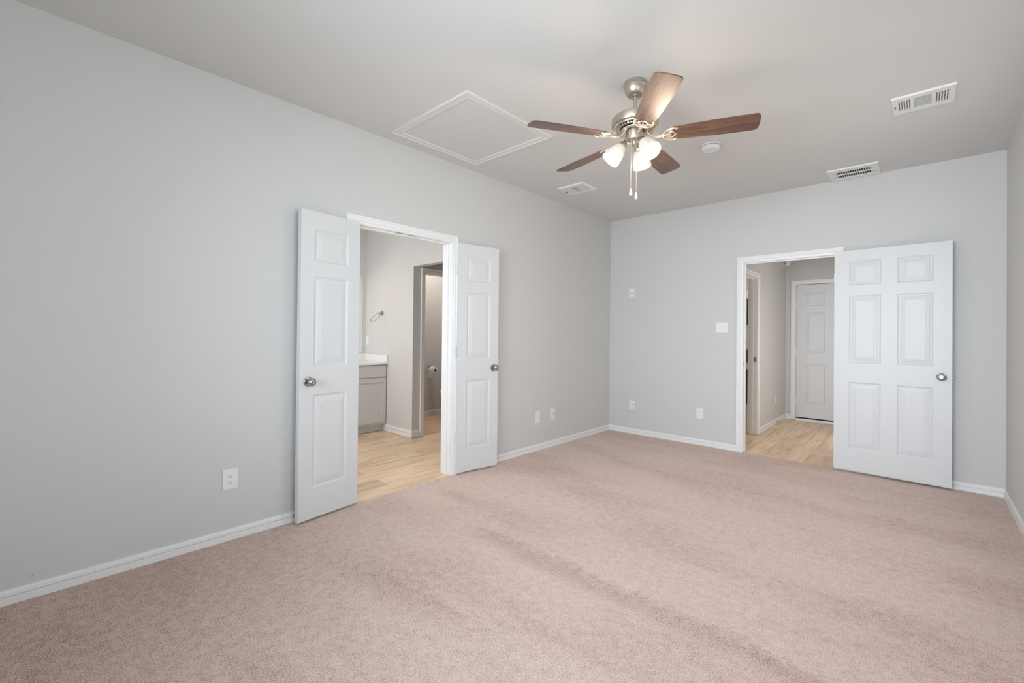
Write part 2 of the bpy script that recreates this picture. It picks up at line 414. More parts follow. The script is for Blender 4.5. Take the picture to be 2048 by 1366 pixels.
# hallway and laundry
XH = 1.49; YH = 2.65
struct('wall_hall_left', [(XH - .108, XH, 1.085, YH, -.1, H), (XH - .108, XH, .12, .30, -.1, H), (XH - .108, XH, .30, 1.085, 2.0, H)], WALL,
       'dim greige left wall of the hallway')
struct('wall_hall_end', [(.2, 1.63, YH, YH + .12, -.1, H), (2.47, 3.0, YH, YH + .12, -.1, H), (1.63, 2.47, YH, YH + .12, 2.03, H), (1.63, 2.47, YH+.06, YH + .12, -.1, 2.03)], WALL,
       'dim greige end wall of the hallway above the closed door')
struct('wall_hall_right', [(2.85, 2.97, .12, YH, -.1, H)], WALL, 'right wall of the hallway')
struct('wall_laundry_side', [(.2, .32, .12, YH, -.1, H)], WALL, 'side wall of the laundry room')

# ------------------------------------------------------------------ trim: casing, jambs, baseboards
CAS = [(0, 0), (0, .057), (.018, .057), (.018, .047), (.013, .043), (.015, .020), (.010, .014), (.009, 0)]  # (out, away from the opening)
def casing(bm, axis, plane, side, a0, a1, ztop, reveal=.005, zb=0.0, prof=CAS):
    """axis 'x': the wall runs along x at y=plane, faces side*y; axis 'y': the wall runs along y at x=plane."""
    def P(a, z): return Vector((a, plane, z)) if axis == 'x' else Vector((plane, a, z))
    out = Vector((0, side, 0)) if axis == 'x' else Vector((side, 0, 0))
    al = Vector((1, 0, 0)) if axis == 'x' else Vector((0, 1, 0))
    a0 -= reveal; a1 += reveal; zt = ztop + reveal
    extrude_profile(bm, prof, P(a0, zb), P(a0, zt), out, -al, 0, 1)
    extrude_profile(bm, prof, P(a1, zb), P(a1, zt), out, al, 0, 1)
    extrude_profile(bm, prof, P(a0, zt), P(a1, zt), out, Vector((0, 0, 1)), -1, 1)

def jamb_boards(bm, axis, p0, p1, a0, a1, ztop, stop=None):
    def bx(a, b, z0, z1, q0=p0, q1=p1):
        if axis == 'x': box(bm, a, b, q0, q1, z0, z1)
        else: box(bm, q0, q1, a, b, z0, z1)
    bx(a0 - J, a0, 0, ztop + J); bx(a1, a1 + J, 0, ztop + J); bx(a0, a1, ztop, ztop + J)
    if stop:
        q0, q1 = stop
        bx(a0, a0 + .011, 0, ztop, q0, q1); bx(a1 - .011, a1, 0, ztop, q0, q1); bx(a0 + .011, a1 - .011, ztop - .011, ztop, q0, q1)

def doorway(name, label):
    return thing(name, label, 'trim', (0, 0, 0), kind='structure')

t1 = doorway('trim_1', 'white casing and jamb of the double door opening')
bm = bmesh.new(); casing(bm, 'y', 0, 1, LY0, LY1, LZ); obj('casing', bm, TRIM, t1)
bm = bmesh.new(); casing(bm, 'y', -.12, -1, LY0, LY1, LZ); obj('casing', bm, TRIM, t1)
bm = bmesh.new(); jamb_boards(bm, 'y', -.12, 0, LY0, LY1, LZ, (-.075, -.040)); obj('jamb', bm, TRIM, t1)
for yc in (-3.235, -3.115):
    bm = bmesh.new(); bevbox(bm, -.030, -.004, yc - .028, yc + .028, LZ - .003, LZ + .001, .001)
    lathe(bm, [(.008, LZ - .003), (.008, LZ - .006), (.0, LZ - .006)], 12, Matrix.Translation((-.017, yc, 0)))
    part_label(obj('strike_plate', bm, CHRO, t1), 'dull metal ball catch plate')
t2 = doorway('trim_2', 'white casing and jamb of the bedroom door opening')
bm = bmesh.new(); casing(bm, 'x', 0, -1, FX0, FX1, FZ); obj('casing', bm, TRIM, t2)
bm = bmesh.new(); casing(bm, 'x', .12, 1, FX0, FX1, FZ); obj('casing', bm, TRIM, t2)
bm = bmesh.new(); jamb_boards(bm, 'x', 0, .12, FX0, FX1, FZ, (.040, .075)); obj('jamb', bm, TRIM, t2)
bm = bmesh.new(); bevbox(bm, FX0 - .001, FX0 + .0025, .004, .034, .92, .975, .001); part_label(obj('strike_plate', bm, CHRO, t2), 'dull metal strike plate')
t3 = doorway('trim_3', 'grey shaded casing of the toilet room doorway')
bm = bmesh.new(); casing(bm, 'y', XJ, 1, -1.947, -1.218, 1.968); obj('casing', bm, TRIM, t3)
bm = bmesh.new(); jamb_boards(bm, 'y', XJ - .10, XJ, -1.947, -1.218, 1.968); obj('jamb', bm, TRIM, t3)
t4 = doorway('trim_4', 'white casing and jamb of the laundry doorway in the hall')
bm = bmesh.new(); casing(bm, 'y', XH, 1, .32, 1.067, 1.985); obj('casing', bm, TRIM, t4)
bm = bmesh.new(); jamb_boards(bm, 'y', XH - .108, XH, .32, 1.067, 1.985, (XH - .08, XH - .045)); obj('jamb', bm, TRIM, t4)
bm = bmesh.new(); bevbox(bm, XH - .036, XH - .006, 1.0645, 1.068, .92, .98, .001); part_label(obj('strike_plate', bm, CHRO, t4), 'small metal strike plate')

BB = [(0, 0), (.014, 0), (.014, .036), (.006, .0365), (.006, .0385), (.0115, .039), (.0105, .055), (.006, .061), (.006, .066), (0, .066)]
def baseboard(name, A, B, out, label, sc=1.0):
    bm = bmesh.new(); extrude_profile(bm, [(a, b * sc) for a, b in BB], A, B, out)
    return tag(obj(name, bm, TRIM), label, 'baseboard', kind='structure')
cw = .062
baseboard('baseboard_left', (0, YB, 0), (0, LY0 - cw, 0), (1, 0, 0), 'white baseboard along the near part of the left wall')
baseboard('baseboard_left_far', (0, LY1 + cw, 0), (0, 0, 0), (1, 0, 0), 'white baseboard from the double doors to the far corner')
baseboard('baseboard_far', (0, 0, 0), (FX0 - cw, 0, 0), (0, -1, 0), 'white baseboard on the far wall, left of the bedroom door')
baseboard('baseboard_far_right', (FX1 + cw, 0, 0), (W, 0, 0), (0, -1, 0), 'white baseboard on the far wall behind the open door')
baseboard('baseboard_right', (W, 0, 0), (W, YB, 0), (-1, 0, 0), 'white baseboard along the right wall')
baseboard('baseboard_back', (0, YB, 0), (W, YB, 0), (0, 1, 0), 'white baseboard along the back wall')
baseboard('baseboard_bathroom', (-2.03, YW, 0), (XJ + .013, YW, 0), (0, -1, 0), 'white baseboard below the towel ring', 1.25)
baseboard('baseboard_bathroom_corner', (XJ, YW - .013, 0), (XJ, -2.012, 0), (1, 0, 0), 'short white baseboard piece wrapping the bathroom wall corner', 1.25)
baseboard('baseboard_toilet', (XT, YT, 0), (XT, -.53, 0), (1, 0, 0), 'white baseboard below the toilet paper roll', 1.25)
baseboard('baseboard_hall', (XH, 1.067 + cw, 0), (XH, YH, 0), (1, 0, 0), 'white baseboard along the hallway left wall', 1.1)
baseboard('baseboard_hall_end', (XH, YH, 0), (1.566, YH, 0), (0, -1, 0), 'tiny piece of white baseboard beside the hallway door', 1.1)

# ------------------------------------------------------------------ panel doors
RINGS = [(0, 0), (.006, .0035), (.013, .0085), (.020, .0085), (.026, .0055), (.050, .0015), (.052, .0)]
def panel_leaf(w_, h_, t, panels):
    """hinge edge at x=0, spans to x=w; z 0..h; faces at y=-t/2 and +t/2. panels: (x0,x1,z0,z1)."""
    bm = bmesh.new()
    xs = sorted({0, w_} | {p[0] for p in panels} | {p[1] for p in panels})
    zs = sorted({0, h_} | {p[2] for p in panels} | {p[3] for p in panels})
    for s in (-1, 1):
        y = s * t / 2
        grid = {}
        def gv(x, z):
            k = (round(x, 5), round(z, 5))
            if k not in grid: grid[k] = bm.verts.new((x, y, z))
            return grid[k]
        for i in range(len(xs) - 1):
            for j in range(len(zs) - 1):
                cx = (xs[i] + xs[i + 1]) / 2; cz = (zs[j] + zs[j + 1]) / 2
                if any(p[0] < cx < p[1] and p[2] < cz < p[3] for p in panels): continue
                bm.faces.new((gv(xs[i], zs[j]), gv(xs[i + 1], zs[j]), gv(xs[i + 1], zs[j + 1]), gv(xs[i], zs[j + 1])))
        for (x0, x1, z0, z1) in panels:
            prev = None
            for n, (ins, dep) in enumerate(RINGS):
                pts = [(x0 + ins, z0 + ins), (x1 - ins, z0 + ins), (x1 - ins, z1 - ins), (x0 + ins, z1 - ins)]
                ring = [gv(*p) for p in pts] if n == 0 else [bm.verts.new((p[0], y - s * dep, p[1])) for p in pts]
                if prev:
                    for k in range(4): bm.faces.new((prev[k], prev[(k + 1) % 4], ring[(k + 1) % 4], ring[k]))
                prev = ring
            bm.faces.new(prev)
    a, b = -t / 2, t / 2
    for q in (((0, a, 0), (0, b, 0), (0, b, h_), (0, a, h_)), ((w_, a, 0), (w_, b, 0), (w_, b, h_), (w_, a, h_)),
              ((0, a, 0), (w_, a, 0), (w_, b, 0), (0, b, 0)), ((0, a, h_), (w_, a, h_), (w_, b, h_), (0, b, h_))):
        bm.faces.new([bm.verts.new(p) for p in q])
    return bm

def knob(parent, x, z, s, t, flat=False, name='door_knob', depth=.062):
    """s: side of the leaf (-1 front)."""
    mt = Matrix.Translation((x, s * t / 2, z)) @ Matrix.Rotation(PI / 2 * (1 if s < 0 else -1), 4, 'X')
    bm = bmesh.new()
    k = depth / .062
    lathe(bm, [(0, 0), (.032, 0), (.0325, .003), (.031, .006), (.026, .0075), (.013, .009), (.0115, .012), (.0115, .026 * k),
               (.015, .030 * k), (.022, .034 * k), (.0268, .041 * k), (.0275, .048 * k), (.0255, .055 * k), (.020, .060 * k), (.012, .0625 * k), (.0085, .062 * k), (0, .0615 * k)], 40, mt)
    o = obj(name, bm, CHRO, parent)
    bm = bmesh.new(); lathe(bm, [(0, .0625 * k), (.0055, .0625 * k), (.0055, .0655 * k), (0, .0665 * k)], 16, mt)
    obj('lock_button', bm, CHRO, o)
    return o

def hinge(parent, x, z, y, leafdir=1, m=HINGE):
    bm = bmesh.new()
    lathe(bm, [(0, z - .047), (.004, z - .046), (.006, z - .044), (.006, z + .044), (.004, z + .046), (0, z + .047)], 12, Matrix.Translation((x, y, 0)))
    for k in range(4):
        lathe(bm, [(.0061, z - .028 + k * .018), (.0066, z - .0275 + k * .018), (.0061, z - .027 + k * .018)], 12, Matrix.Translation((x, y, 0)))
    bevbox(bm, x, x + .034, y - .0015 + .007, y + .0015 + .007, z - .044, z + .044, .0006)
    return obj('hinge', bm, m, parent)

P3 = lambda w_: [(.095, w_ - .095, .20, .815), (.095, w_ - .095, 1.00, 1.60), (.095, w_ - .095, 1.695, 1.915)]
def P6(w_, st=.112, mu=.108):
    pw = (w_ - 2 * st - mu) / 2; r = []
    for x0 in (st, st + pw + mu):
        for z0, z1 in ((.20, .815), (.99, 1.61), (1.705, 1.93)): r.append((x0, x0 + pw, z0, z1))
    return r
DT = .035; DH = 2.03; LEAFW = .455

def face_to(hinge_pt, free_pt):
    dx = free_pt[0] - hinge_pt[0]; dy = free_pt[1] - hinge_pt[1]
    return math.atan2(dy, dx)
def leaf_frame(h, f, room):
    """h, f: room side bottom corners of the leaf; returns location of the leaf origin (centre plane) and z rotation so that local -y or +y faces the room."""
    a = face_to(h, f); n = Vector((-math.sin(a), math.cos(a), 0))
    s = 1 if n.dot(Vector(room)) > 0 else -1
    return Vector((h[0], h[1], 0)) - n * s * DT / 2, a, s

# left leaf of the double doors
loc, a, s = leaf_frame((.036, -3.603), (.098, -4.048), (1, 0, 0))
d1 = thing('door_1', 'narrow white three panel door folded back on the left wall, left leaf of the pair', 'door', (loc.x, loc.y, .015), (0, 0, a), kind='structure')
obj('door_leaf', panel_leaf(.449, DH, DT, P3(.449)), DOOR, d1)
knob(d1, .449 - .060, .905, s, DT)
knob(d1, .449 - .060, .905, -s, DT, depth=.040)
for z in (.318, 1.07, 1.80): hinge(d1, -.006, z, -s * (DT / 2 + .004))
# right leaf
loc, a, s = leaf_frame((.036, -2.664), (.100, -2.219), (1, 0, 0))
d2 = thing('door_2', 'narrow white three panel door folded back to the right, right leaf of the pair', 'door', (loc.x, loc.y, .015), (0, 0, a), kind='structure')
obj('door_leaf', panel_leaf(.449, DH, DT, P3(.449)), DOOR, d2)
knob(d2, .449 - .055, .915, s, DT)
knob(d2, .449 - .055, .915, -s, DT, depth=.040)
for z in (.318, 1.07, 1.80):
    bm = bmesh.new()
    lathe(bm, [(0, z - .047), (.006, z - .044), (.006, z + .044), (0, z + .047)], 12, Matrix.Translation((-.008, s * DT / 2 - .012 * s, 0)))
    bevbox(bm, -.011, -.0005, s * DT / 2 - .022 * s - .010, s * DT / 2 - .022 * s + .012, z - .044, z + .044, .0008)
    obj('hinge', bm, HINGE, d2)
# bedroom door
loc, a, s = leaf_frame((2.419, -.056), (3.212, -.102), (0, -1, 0))
BW = .794
d3 = thing('door_3', 'wide white six panel door open flat in front of the far wall', 'door', (loc.x, loc.y, .02), (0, 0, a), kind='structure')
obj('door_leaf', panel_leaf(BW, DH, DT, P6(BW)), DOOR, d3)
knob(d3, BW - .062, .905, s, DT, depth=.055)
knob(d3, BW - .062, .905, -s, DT, depth=.040)
bm = bmesh.new(); bevbox(bm, BW - .002, BW + .001, -.011, .011, .875, .935, .0008); bevbox(bm, BW, BW + .011, -.006, .006, .896, .914, .002)
part_label(obj('latch_bolt', bm, mat('dull_latch_metal', (0.30, 0.29, 0.28), 0.45, 0.8), d3), 'dull metal latch in the door edge')
for z in (.26, 1.0, 1.78): hinge(d3, -.004, z, -s * (DT / 2 + .003))
# hallway end door
d4 = thing('door_4', 'closed white six panel door at the end of the hallway', 'door', (1.632, YH + .022, .045), (0, 0, 0), kind='structure')
obj('door_leaf', panel_leaf(.83, 1.975, DT, [(a0, a1, z0 * .972, z1 * .972) for a0, a1, z0, z1 in P6(.83)]), DOOR, d4)
for z in (.225, .965, 1.675): 
    bm = bmesh.new(); lathe(bm, [(0, z - .05), (.007, z - .047), (.007, z + .047), (0, z + .05)], 12, Matrix.Translation((-.004, -DT / 2 - .005, 0)))
    bevbox(bm, -.02, -.004, -DT / 2 - .004, -DT / 2 + .001, z - .047, z + .047, .001)
    obj('hinge', bm, HINGE, d4)
bm = bmesh.new(); box(bm, 0, .83, -.014, .014, -.018, -.001); part_label(obj('door_sweep', bm, DARK, d4), 'black rubber sweep under the door')
t5 = doorway('trim_5', 'flat cream casing and threshold of the hallway end door')
FLAT = [(0, 0), (0, .062), (.016, .062), (.017, .058), (.017, .004), (.014, 0)]
bm = bmesh.new(); casing(bm, 'x', YH, -1, 1.63, 2.464, 2.024, .003, 0, FLAT); obj('casing', bm, TRIM, t5)
bm = bmesh.new(); bevbox(bm, 1.632, 2.462, YH - .045, YH + .06, -.003, .022, .004); box(bm, 1.632, 2.462, YH - .012, YH + .055, .0, .026); obj('threshold', bm, VMET, t5)

part_label(obj('scuff_mark', SCUFF[0], mat('scuff_grey', (0.22, 0.21, 0.2), 0.9), SCUFF[1]), 'small grey scuff low on the wall')

# ------------------------------------------------------------------ door stops
def door_stop(label, loc, rz, L_=.062):
    t = thing('door_stop', label, 'door stop', loc, (0, 0, rz))
    bm = bmesh.new(); R = Matrix.Rotation(PI / 2, 4, 'Y')
    lathe(bm, [(0, 0), (.011, 0), (.011, .003), (.007, .006), (0, .007)], 20, R); obj('base', bm, CHRO, t)
    bm = bmesh.new(); n = 90
    tube(bm, [(.004 + (L_ - .01) * i / n, .0058 * math.cos(i * .75), .0058 * math.sin(i * .75)) for i in range(n + 1)], .0013, 5); obj('spring', bm, CHRO, t)
    bm = bmesh.new(); lathe(bm, [(.0, L_ - .008), (.0075, L_ - .008), (.008, L_ + .002), (.005, L_ + .006), (0, L_ + .007)], 16, R)
    part_label(obj('rubber_tip', bm, PLAS, t), 'white rubber tip')
    return t
door_stop('spring door stop on the baseboard behind the left double door leaf', (.0145, -4.035, .040), 0, .030)
door_stop('spring door stop on the hallway baseboard', (XH + .0145, 2.06, .030), 0, .075)

# ------------------------------------------------------------------ plates, outlets, switches (local: lies in xz, faces -y)
def plate(bm, w_, h_, d=.006):
    bevbox(bm, -w_ / 2, w_ / 2, -d, 0, -h_ / 2, h_ / 2, .0022, 3)
def RotWall(side):      # left wall faces +x ; far wall faces -y
    return (0, 0, PI / 2) if side == 'L' else (0, 0, 0)
def receptacle(t):
    bm = bmesh.new(); bevbox(bm, -.0165, .0165, -.0078, -.004, -.0335, .0335, .002, 2); o = obj('receptacle', bm, PLAS, t)
    bm = bmesh.new()
    for zc in (.018, -.017):
        box(bm, -.0078, -.0056, -.0081, -.0077, zc - .004, zc + .006)
        box(bm, .0056, .0074, -.0081, -.0077, zc - .003, zc + .005)
        lathe(bm, [(0, 0), (.0026, 0)], 10, Matrix.Translation((0, -.0081, zc - .010)) @ Matrix.Rotation(PI / 2, 4, 'X'))
    part_label(obj('socket_slots', bm, DARK, o), 'dark plug slots')
def outlet(label, loc, side, w_=.072, h_=.117, group=None, slots=True):
    t = thing('power_outlet', label, 'outlet', loc, RotWall(side), group)
    bm = bmesh.new(); plate(bm, w_, h_); obj('cover_plate', bm, PLAS, t); receptacle(t); return t
outlet('large white power outlet low on the left wall, left of the double doors', (0, -4.405, .363), 'L', .080, .120)
outlet('white power outlet low on the far wall, below the light switch', (1.167, 0, .360), 'F')
def simple_plate(name, label, cat, loc, side, w_, h_):
    t = thing(name, label, cat, loc, RotWall(side)); bm = bmesh.new(); plate(bm, w_, h_); obj('cover_plate', bm, PLAS, t); return t
t = simple_plate('blank_wall_plate', 'blank white wall plate low on the left wall near the far corner', 'wall plate', (0, -1.503, .353), 'L', .080, .125)
bm = bmesh.new(); bevbox(bm, -.017, .017, -.0075, -.004, -.033, .033, .001); obj('insert', bm, PLAS, t)
t = simple_plate('cable_wall_plate', 'white cable jack plate on the left wall, closest to the far corner', 'wall plate', (0, -1.238, .356), 'L', .078, .122)
bm = bmesh.new(); lathe(bm, [(0, .010), (.0045, .010), (.0055, .006), (.0055, 0)], 12, Matrix.Translation((0, -.005, .012)) @ Matrix.Rotation(PI / 2, 4, 'X'))
box(bm, -.005, .005, -.0065, -.0055, -.016, -.008)
part_label(obj('cable_jack', bm, CHRO, t), 'small dark metal jack')
def media_plate(label, loc, flip, w_, h_):
    t = simple_plate('media_wall_plate', label, 'wall plate', loc, 'F', w_, h_)
    bm = bmesh.new(); s = -1 if flip else 1
    bevbox(bm, -.016, .016, -.0072, -.004, -.032, .032, .001); obj('insert', bm, PLAS, t)
    bm = bmesh.new(); v = [(-.014, -.012 * s), (.014, -.008 * s), (.014, -.019 * s), (-.014, -.022 * s)]
    bm.faces.new([bm.verts.new((a_, -.0076, b_)) for a_, b_ in v])
    q = bmesh.ops.extrude_face_region(bm, geom=list(bm.faces)); 
    for e in q['geom']:
        if isinstance(e, bmesh.types.BMVert): e.co.y += .0008
    part_label(obj('cable_slot', bm, DARK, t), 'black cable pass-through slot')
    for z in (h_ / 2 - .012, -h_ / 2 + .012):
        bm = bmesh.new(); lathe(bm, [(0, .0012), (.003, .001), (.0035, 0)], 10, Matrix.Translation((0, -.006, z)) @ Matrix.Rotation(PI / 2, 4, 'X'))
        obj('screw', bm, CHRO, t)
media_plate('white cable pass-through plate high on the far wall near the corner', (.312, 0, 1.785), False, .070, .120)
media_plate('white cable pass-through plate low on the far wall near the corner', (.328, 0, .356), True, .070, .112)
t = simple_plate('light_switch', 'white double rocker light switch beside the bedroom door opening', 'light switch', (1.398, 0, 1.340), 'F', .122, .118)
for x in (-.023, .023):
    bm = bmesh.new(); bevbox(bm, x - .0165, x + .0165, -.0068, -.004, -.0335, .0335, .001)
    rk = obj('rocker_frame', bm, PLAS, t)
    bm = bmesh.new(); t_ = Matrix.Translation((x, -.0075, 0)) @ Matrix.Rotation(math.radians(4), 4, 'X'); bevbox(bm, -.0135, .0135, -.003, .002, -.030, .030, .0012, 2, t_)
    obj('rocker', bm, PLAS, rk)
t = simple_plate('bathroom_wall_plate', 'white plate on the bathroom wall above the vanity top', 'wall plate', (-2.448, YW, 1.135), 'F', .072, .118)
bm = bmesh.new(); bevbox(bm, -.0165, .0165, -.0078, -.004, -.0335, .0335, .001); obj('insert', bm, PLAS, t)
t = thing('hallway_wall_plate', 'white plate low on the hallway left wall', 'wall plate', (XH, 2.052, .348), RotWall('L'))
bm = bmesh.new(); plate(bm, .075, .120); obj('cover_plate', bm, PLAS, t)
bm = bmesh.new(); bevbox(bm, -.0165, .0165, -.0078, -.004, -.0335, .0335, .001); obj('insert', bm, PLAS, t)

# ------------------------------------------------------------------ ceiling fixtures
def slat_block(bm, x0, x1, y0, y1, n, along, tilt, depth=.012, th=.0012):
    """slats within the rectangle; along 'x' or 'y' is the slat direction; z is down-facing plane 0."""
    for k in range(n):
        if along == 'y':
            c = x0 + (x1 - x0) * (k + .5) / n
            mt = Matrix.Translation((c, (y0 + y1) / 2, -.0062)) @ Matrix.Rotation(tilt, 4, 'Y')
            box(bm, -th / 2, th / 2, -(y1 - y0) / 2, (y1 - y0) / 2, -depth / 2, depth / 2, mt)
        else:
            c = y0 + (y1 - y0) * (k + .5) / n
            mt = Matrix.Translation(((x0 + x1) / 2, c, -.0062)) @ Matrix.Rotation(tilt, 4, 'X')
            box(bm, -(x1 - x0) / 2, (x1 - x0) / 2, -th / 2, th / 2, -depth / 2, depth / 2, mt)
def frame_plate(bm, X0, X1, Y0, Y1, holes, z0=-.011, z1=0.0, bev=.006):
    xs = sorted({X0, X1} | {h[0] for h in holes} | {h[1] for h in holes}); ys = sorted({Y0, Y1} | {h[2] for h in holes} | {h[3] for h in holes})
    for i in range(len(xs) - 1):
        for j in range(len(ys) - 1):
            cx = (xs[i] + xs[i + 1]) / 2; cy = (ys[j] + ys[j + 1]) / 2
            if any(h[0] < cx < h[1] and h[2] < cy < h[3] for h in holes): continue
            box(bm, xs[i], xs[i + 1], ys[j], ys[j + 1], z0, z1)
    # thin sloping rim
    for (a0, a1, b0, b1) in ((X0, X1, Y0, Y0), (X0, X1, Y1, Y1)):
        s = -1 if b0 == Y0 else 1
        v = [bm.verts.new(p) for p in ((a0, b0, z0), (a1, b0, z0), (a1 + bev, b0 + s * bev, z1), (a0 - bev, b0 + s * bev, z1))]; bm.faces.new(v)
    for (a, s) in ((X0, -1), (X1, 1)):
        v = [bm.verts.new(p) for p in ((a, Y0, z0), (a, Y1, z0), (a + s * bev, Y1 + bev, z1), (a + s * bev, Y0 - bev, z1))]; bm.faces.new(v)

def register(label, x0, x1, y0, y1, group=None, lever=True):
    """three way supply register: fine louvres in the middle, coarse slots at both ends"""
    t = thing('ceiling_vent', label, 'air vent', ((x0 + x1) / 2, (y0 + y1) / 2, H), (0, 0, 0), group)
    a = (x1 - x0) / 2 - .006; b = (y1 - y0) / 2 - .006
    hy0, hy1 = -b + .05, b - .05
    L_ = [(-a + .028 + k * .0122, -a + .028 + k * .0122 + .0072, hy0, hy1) for k in range(5)]
    R_ = [(a - .028 - k * .0122 - .0072, a - .028 - k * .0122, hy0, hy1) for k in range(5)]
    cx = a - .103
    Mi = [(-cx, cx, hy0, hy1)]
    bm = bmesh.new(); frame_plate(bm, -a, a, -b, b, L_ + R_ + Mi); obj('vent_frame', bm, VMET, t)
    bm = bmesh.new()
    for h in L_: slat_block(bm, h[0] - .004, h[1] - .004, h[2], h[3], 1, 'y', math.radians(40), .006)
    for h in R_: slat_block(bm, h[0] + .004, h[1] + .004, h[2], h[3], 1, 'y', math.radians(-40), .006)
    m_ = Mi[0]; slat_block(bm, m_[0], m_[1], m_[2], m_[3], 15, 'x', math.radians(-32), .0085)
    for k in range(8):   # cross bars behind the slots
        y = hy0 + (hy1 - hy0) * (k + .5) / 8
        box(bm, -a + .028, m_[0] - .008, y - .001, y + .001, -.005, -.003); box(bm, m_[1] + .008, a - .028, y - .001, y + .001, -.005, -.003)
    obj('louvres', bm, VMET, t)
    bm = bmesh.new(); box(bm, -a + .02, a - .02, hy0 - .01, hy1 + .01, -.0015, .001); part_label(obj('duct_opening', bm, GREYV, t), 'dark opening behind the louvres')
    if lever:
        bm = bmesh.new(); bevbox(bm, -a + .010, -a + .014, -.015, .015, -.016, -.010, .001); part_label(obj('damper_lever', bm, GREYV, t), 'small dark lever')
    return t
register('white ceiling vent high on the right, nearest the right wall', 2.882, 3.180, -1.583, -1.310)
register('small white ceiling vent left of the fan, near the left wall', .287, .584, -1.563, -1.292)
# return style vent above the far wall
t = thing('ceiling_vent', 'white ceiling vent with two rows of black gaps touching the far wall', 'air vent', (2.572, -.185, H))
a, b = .178, .168
rows = [(-.118, .118, -.098, -.012), (-.118, .118, .006, .092)]
bm = bmesh.new(); frame_plate(bm, -a, a, -b, b, [(-.145, .145, -.105, .105)], -.012); 
box(bm, -.145, .145, -.003, .003, -.012, -.002)
obj('vent_frame', bm, VMET, t)
bm = bmesh.new()
for r in rows:
    slat_block(bm, -.145, .145, r[2] - .006, r[3] + .006, 18, 'y', 0.0, .006, .0036)
for x0, x1 in ((-.145, -.118), (.118, .145)): slat_block(bm, x0, x1, -.105, .105, 4, 'y', math.radians(60), .009)
box(bm, -.145, .145, -.105, -.092, -.010, -.002)
obj('louvres', bm, VMET, t)
bm = bmesh.new(); box(bm, -.15, .15, -.11, .11, -.0015, .001); part_label(obj('duct_opening', bm, DARK, t), 'black opening behind the louvres')

# smoke detector
t = thing('smoke_detector', 'round white smoke detector on the ceiling right of the fan', 'smoke detector', (1.812, -1.618, H))
bm = bmesh.new(); lathe(bm, [(0, 0), (.070, 0), (.070, -.008), (.067, -.011)], 48); obj('mounting_base', bm, PLAS, t)
bm = bmesh.new(); lathe(bm, [(.060, -.010), (.060, -.013), (.066, -.014), (.0665, -.018), (.064, -.034), (.058, -.040), (.030, -.0425), (.028, -.0415), (.012, -.0415), (.010, -.0425), (0, -.0425)], 48); c = obj('detector_body', bm, PLAS, t)
bm = bmesh.new(); lathe(bm, [(0, 0), (.0025, 0), (.0025, .002)], 10, Matrix.Translation((.035, .02, -.044))); part_label(obj('indicator_light', bm, GREYV, c), 'tiny dark indicator')

# attic hatch
hx0, hx1, hy0, hy1 = .135, .979, -3.421, -2.563
t = thing('attic_hatch', 'square attic access hatch with flat frame on the ceiling near the left wall', 'attic hatch', ((hx0 + hx1) / 2, (hy0 + hy1) / 2, H))
a = (hx1 - hx0) / 2; b = (hy1 - hy0) / 2
bm = bmesh.new(); PR = [(0, 0), (0, .075), (.012, .075), (.013, .062), (.009, .056), (.010, .022), (.006, .014), (.005, 0)]
dn = Vector((0, 0, -1)); ia, ib = a - .075, b - .075
for A, B, upv in (((-ia, -ib, 0), (ia, -ib, 0), (0, -1, 0)), ((ia, ib, 0), (-ia, ib, 0), (0, 1, 0)), ((ia, -ib, 0), (ia, ib, 0), (1, 0, 0)), ((-ia, ib, 0), (-ia, -ib, 0), (-1, 0, 0))):
    extrude_profile(bm, PR, A, B, dn, Vector(upv), -1, 1)
obj('hatch_frame', bm, mat('hatch_trim_paint', (0.77, 0.76, 0.74), 0.5), t)
bm = bmesh.new(); box(bm, -ia - .01, ia + .01, -ib - .01, ib + .01, -.0012, 0.0); part_label(obj('shadow_gap', bm, GREYV, t), 'thin dark gap around the panel')
bm = bmesh.new(); box(bm, -ia + .004, ia - .003, -ib + .003, ib - .003, -.004, -.0012); part_label(obj('hatch_panel', bm, CEIL, t), 'greige painted hatch panel')

# ------------------------------------------------------------------ ceiling fan
FX, FY = 1.782, -2.812
fan = thing('ceiling_fan', 'brushed nickel ceiling fan with five dark wood blades and three lit glass shades', 'ceiling fan', (FX, FY, H))
bm = bmesh.new(); lathe(bm, [(0, 0), (.064, 0), (.066, -.006), (.066, -.030), (.063, -.034), (.063, -.037), (.060, -.052), (.052, -.068), (.042, -.080), (.038, -.082), (.020, -.080), (0, -.078)], 48); obj('canopy', bm, NICK, fan)
bm = bmesh.new(); lathe(bm, [(0, -.07), (.020, -.072), (.020, -.084), (.0115, -.088), (.0115, -.215), (.0, -.215)], 24); obj('downrod', bm, NICK, fan)
bm = bmesh.new(); lathe(bm, [(0, -.203), (.045, -.203), (.100, -.208), (.131, -.214), (.134, -.218), (.134, -.254), (.132, -.258), (.118, -.262), (0, -.262)], 64); obj('motor_housing', bm, NICK, fan)
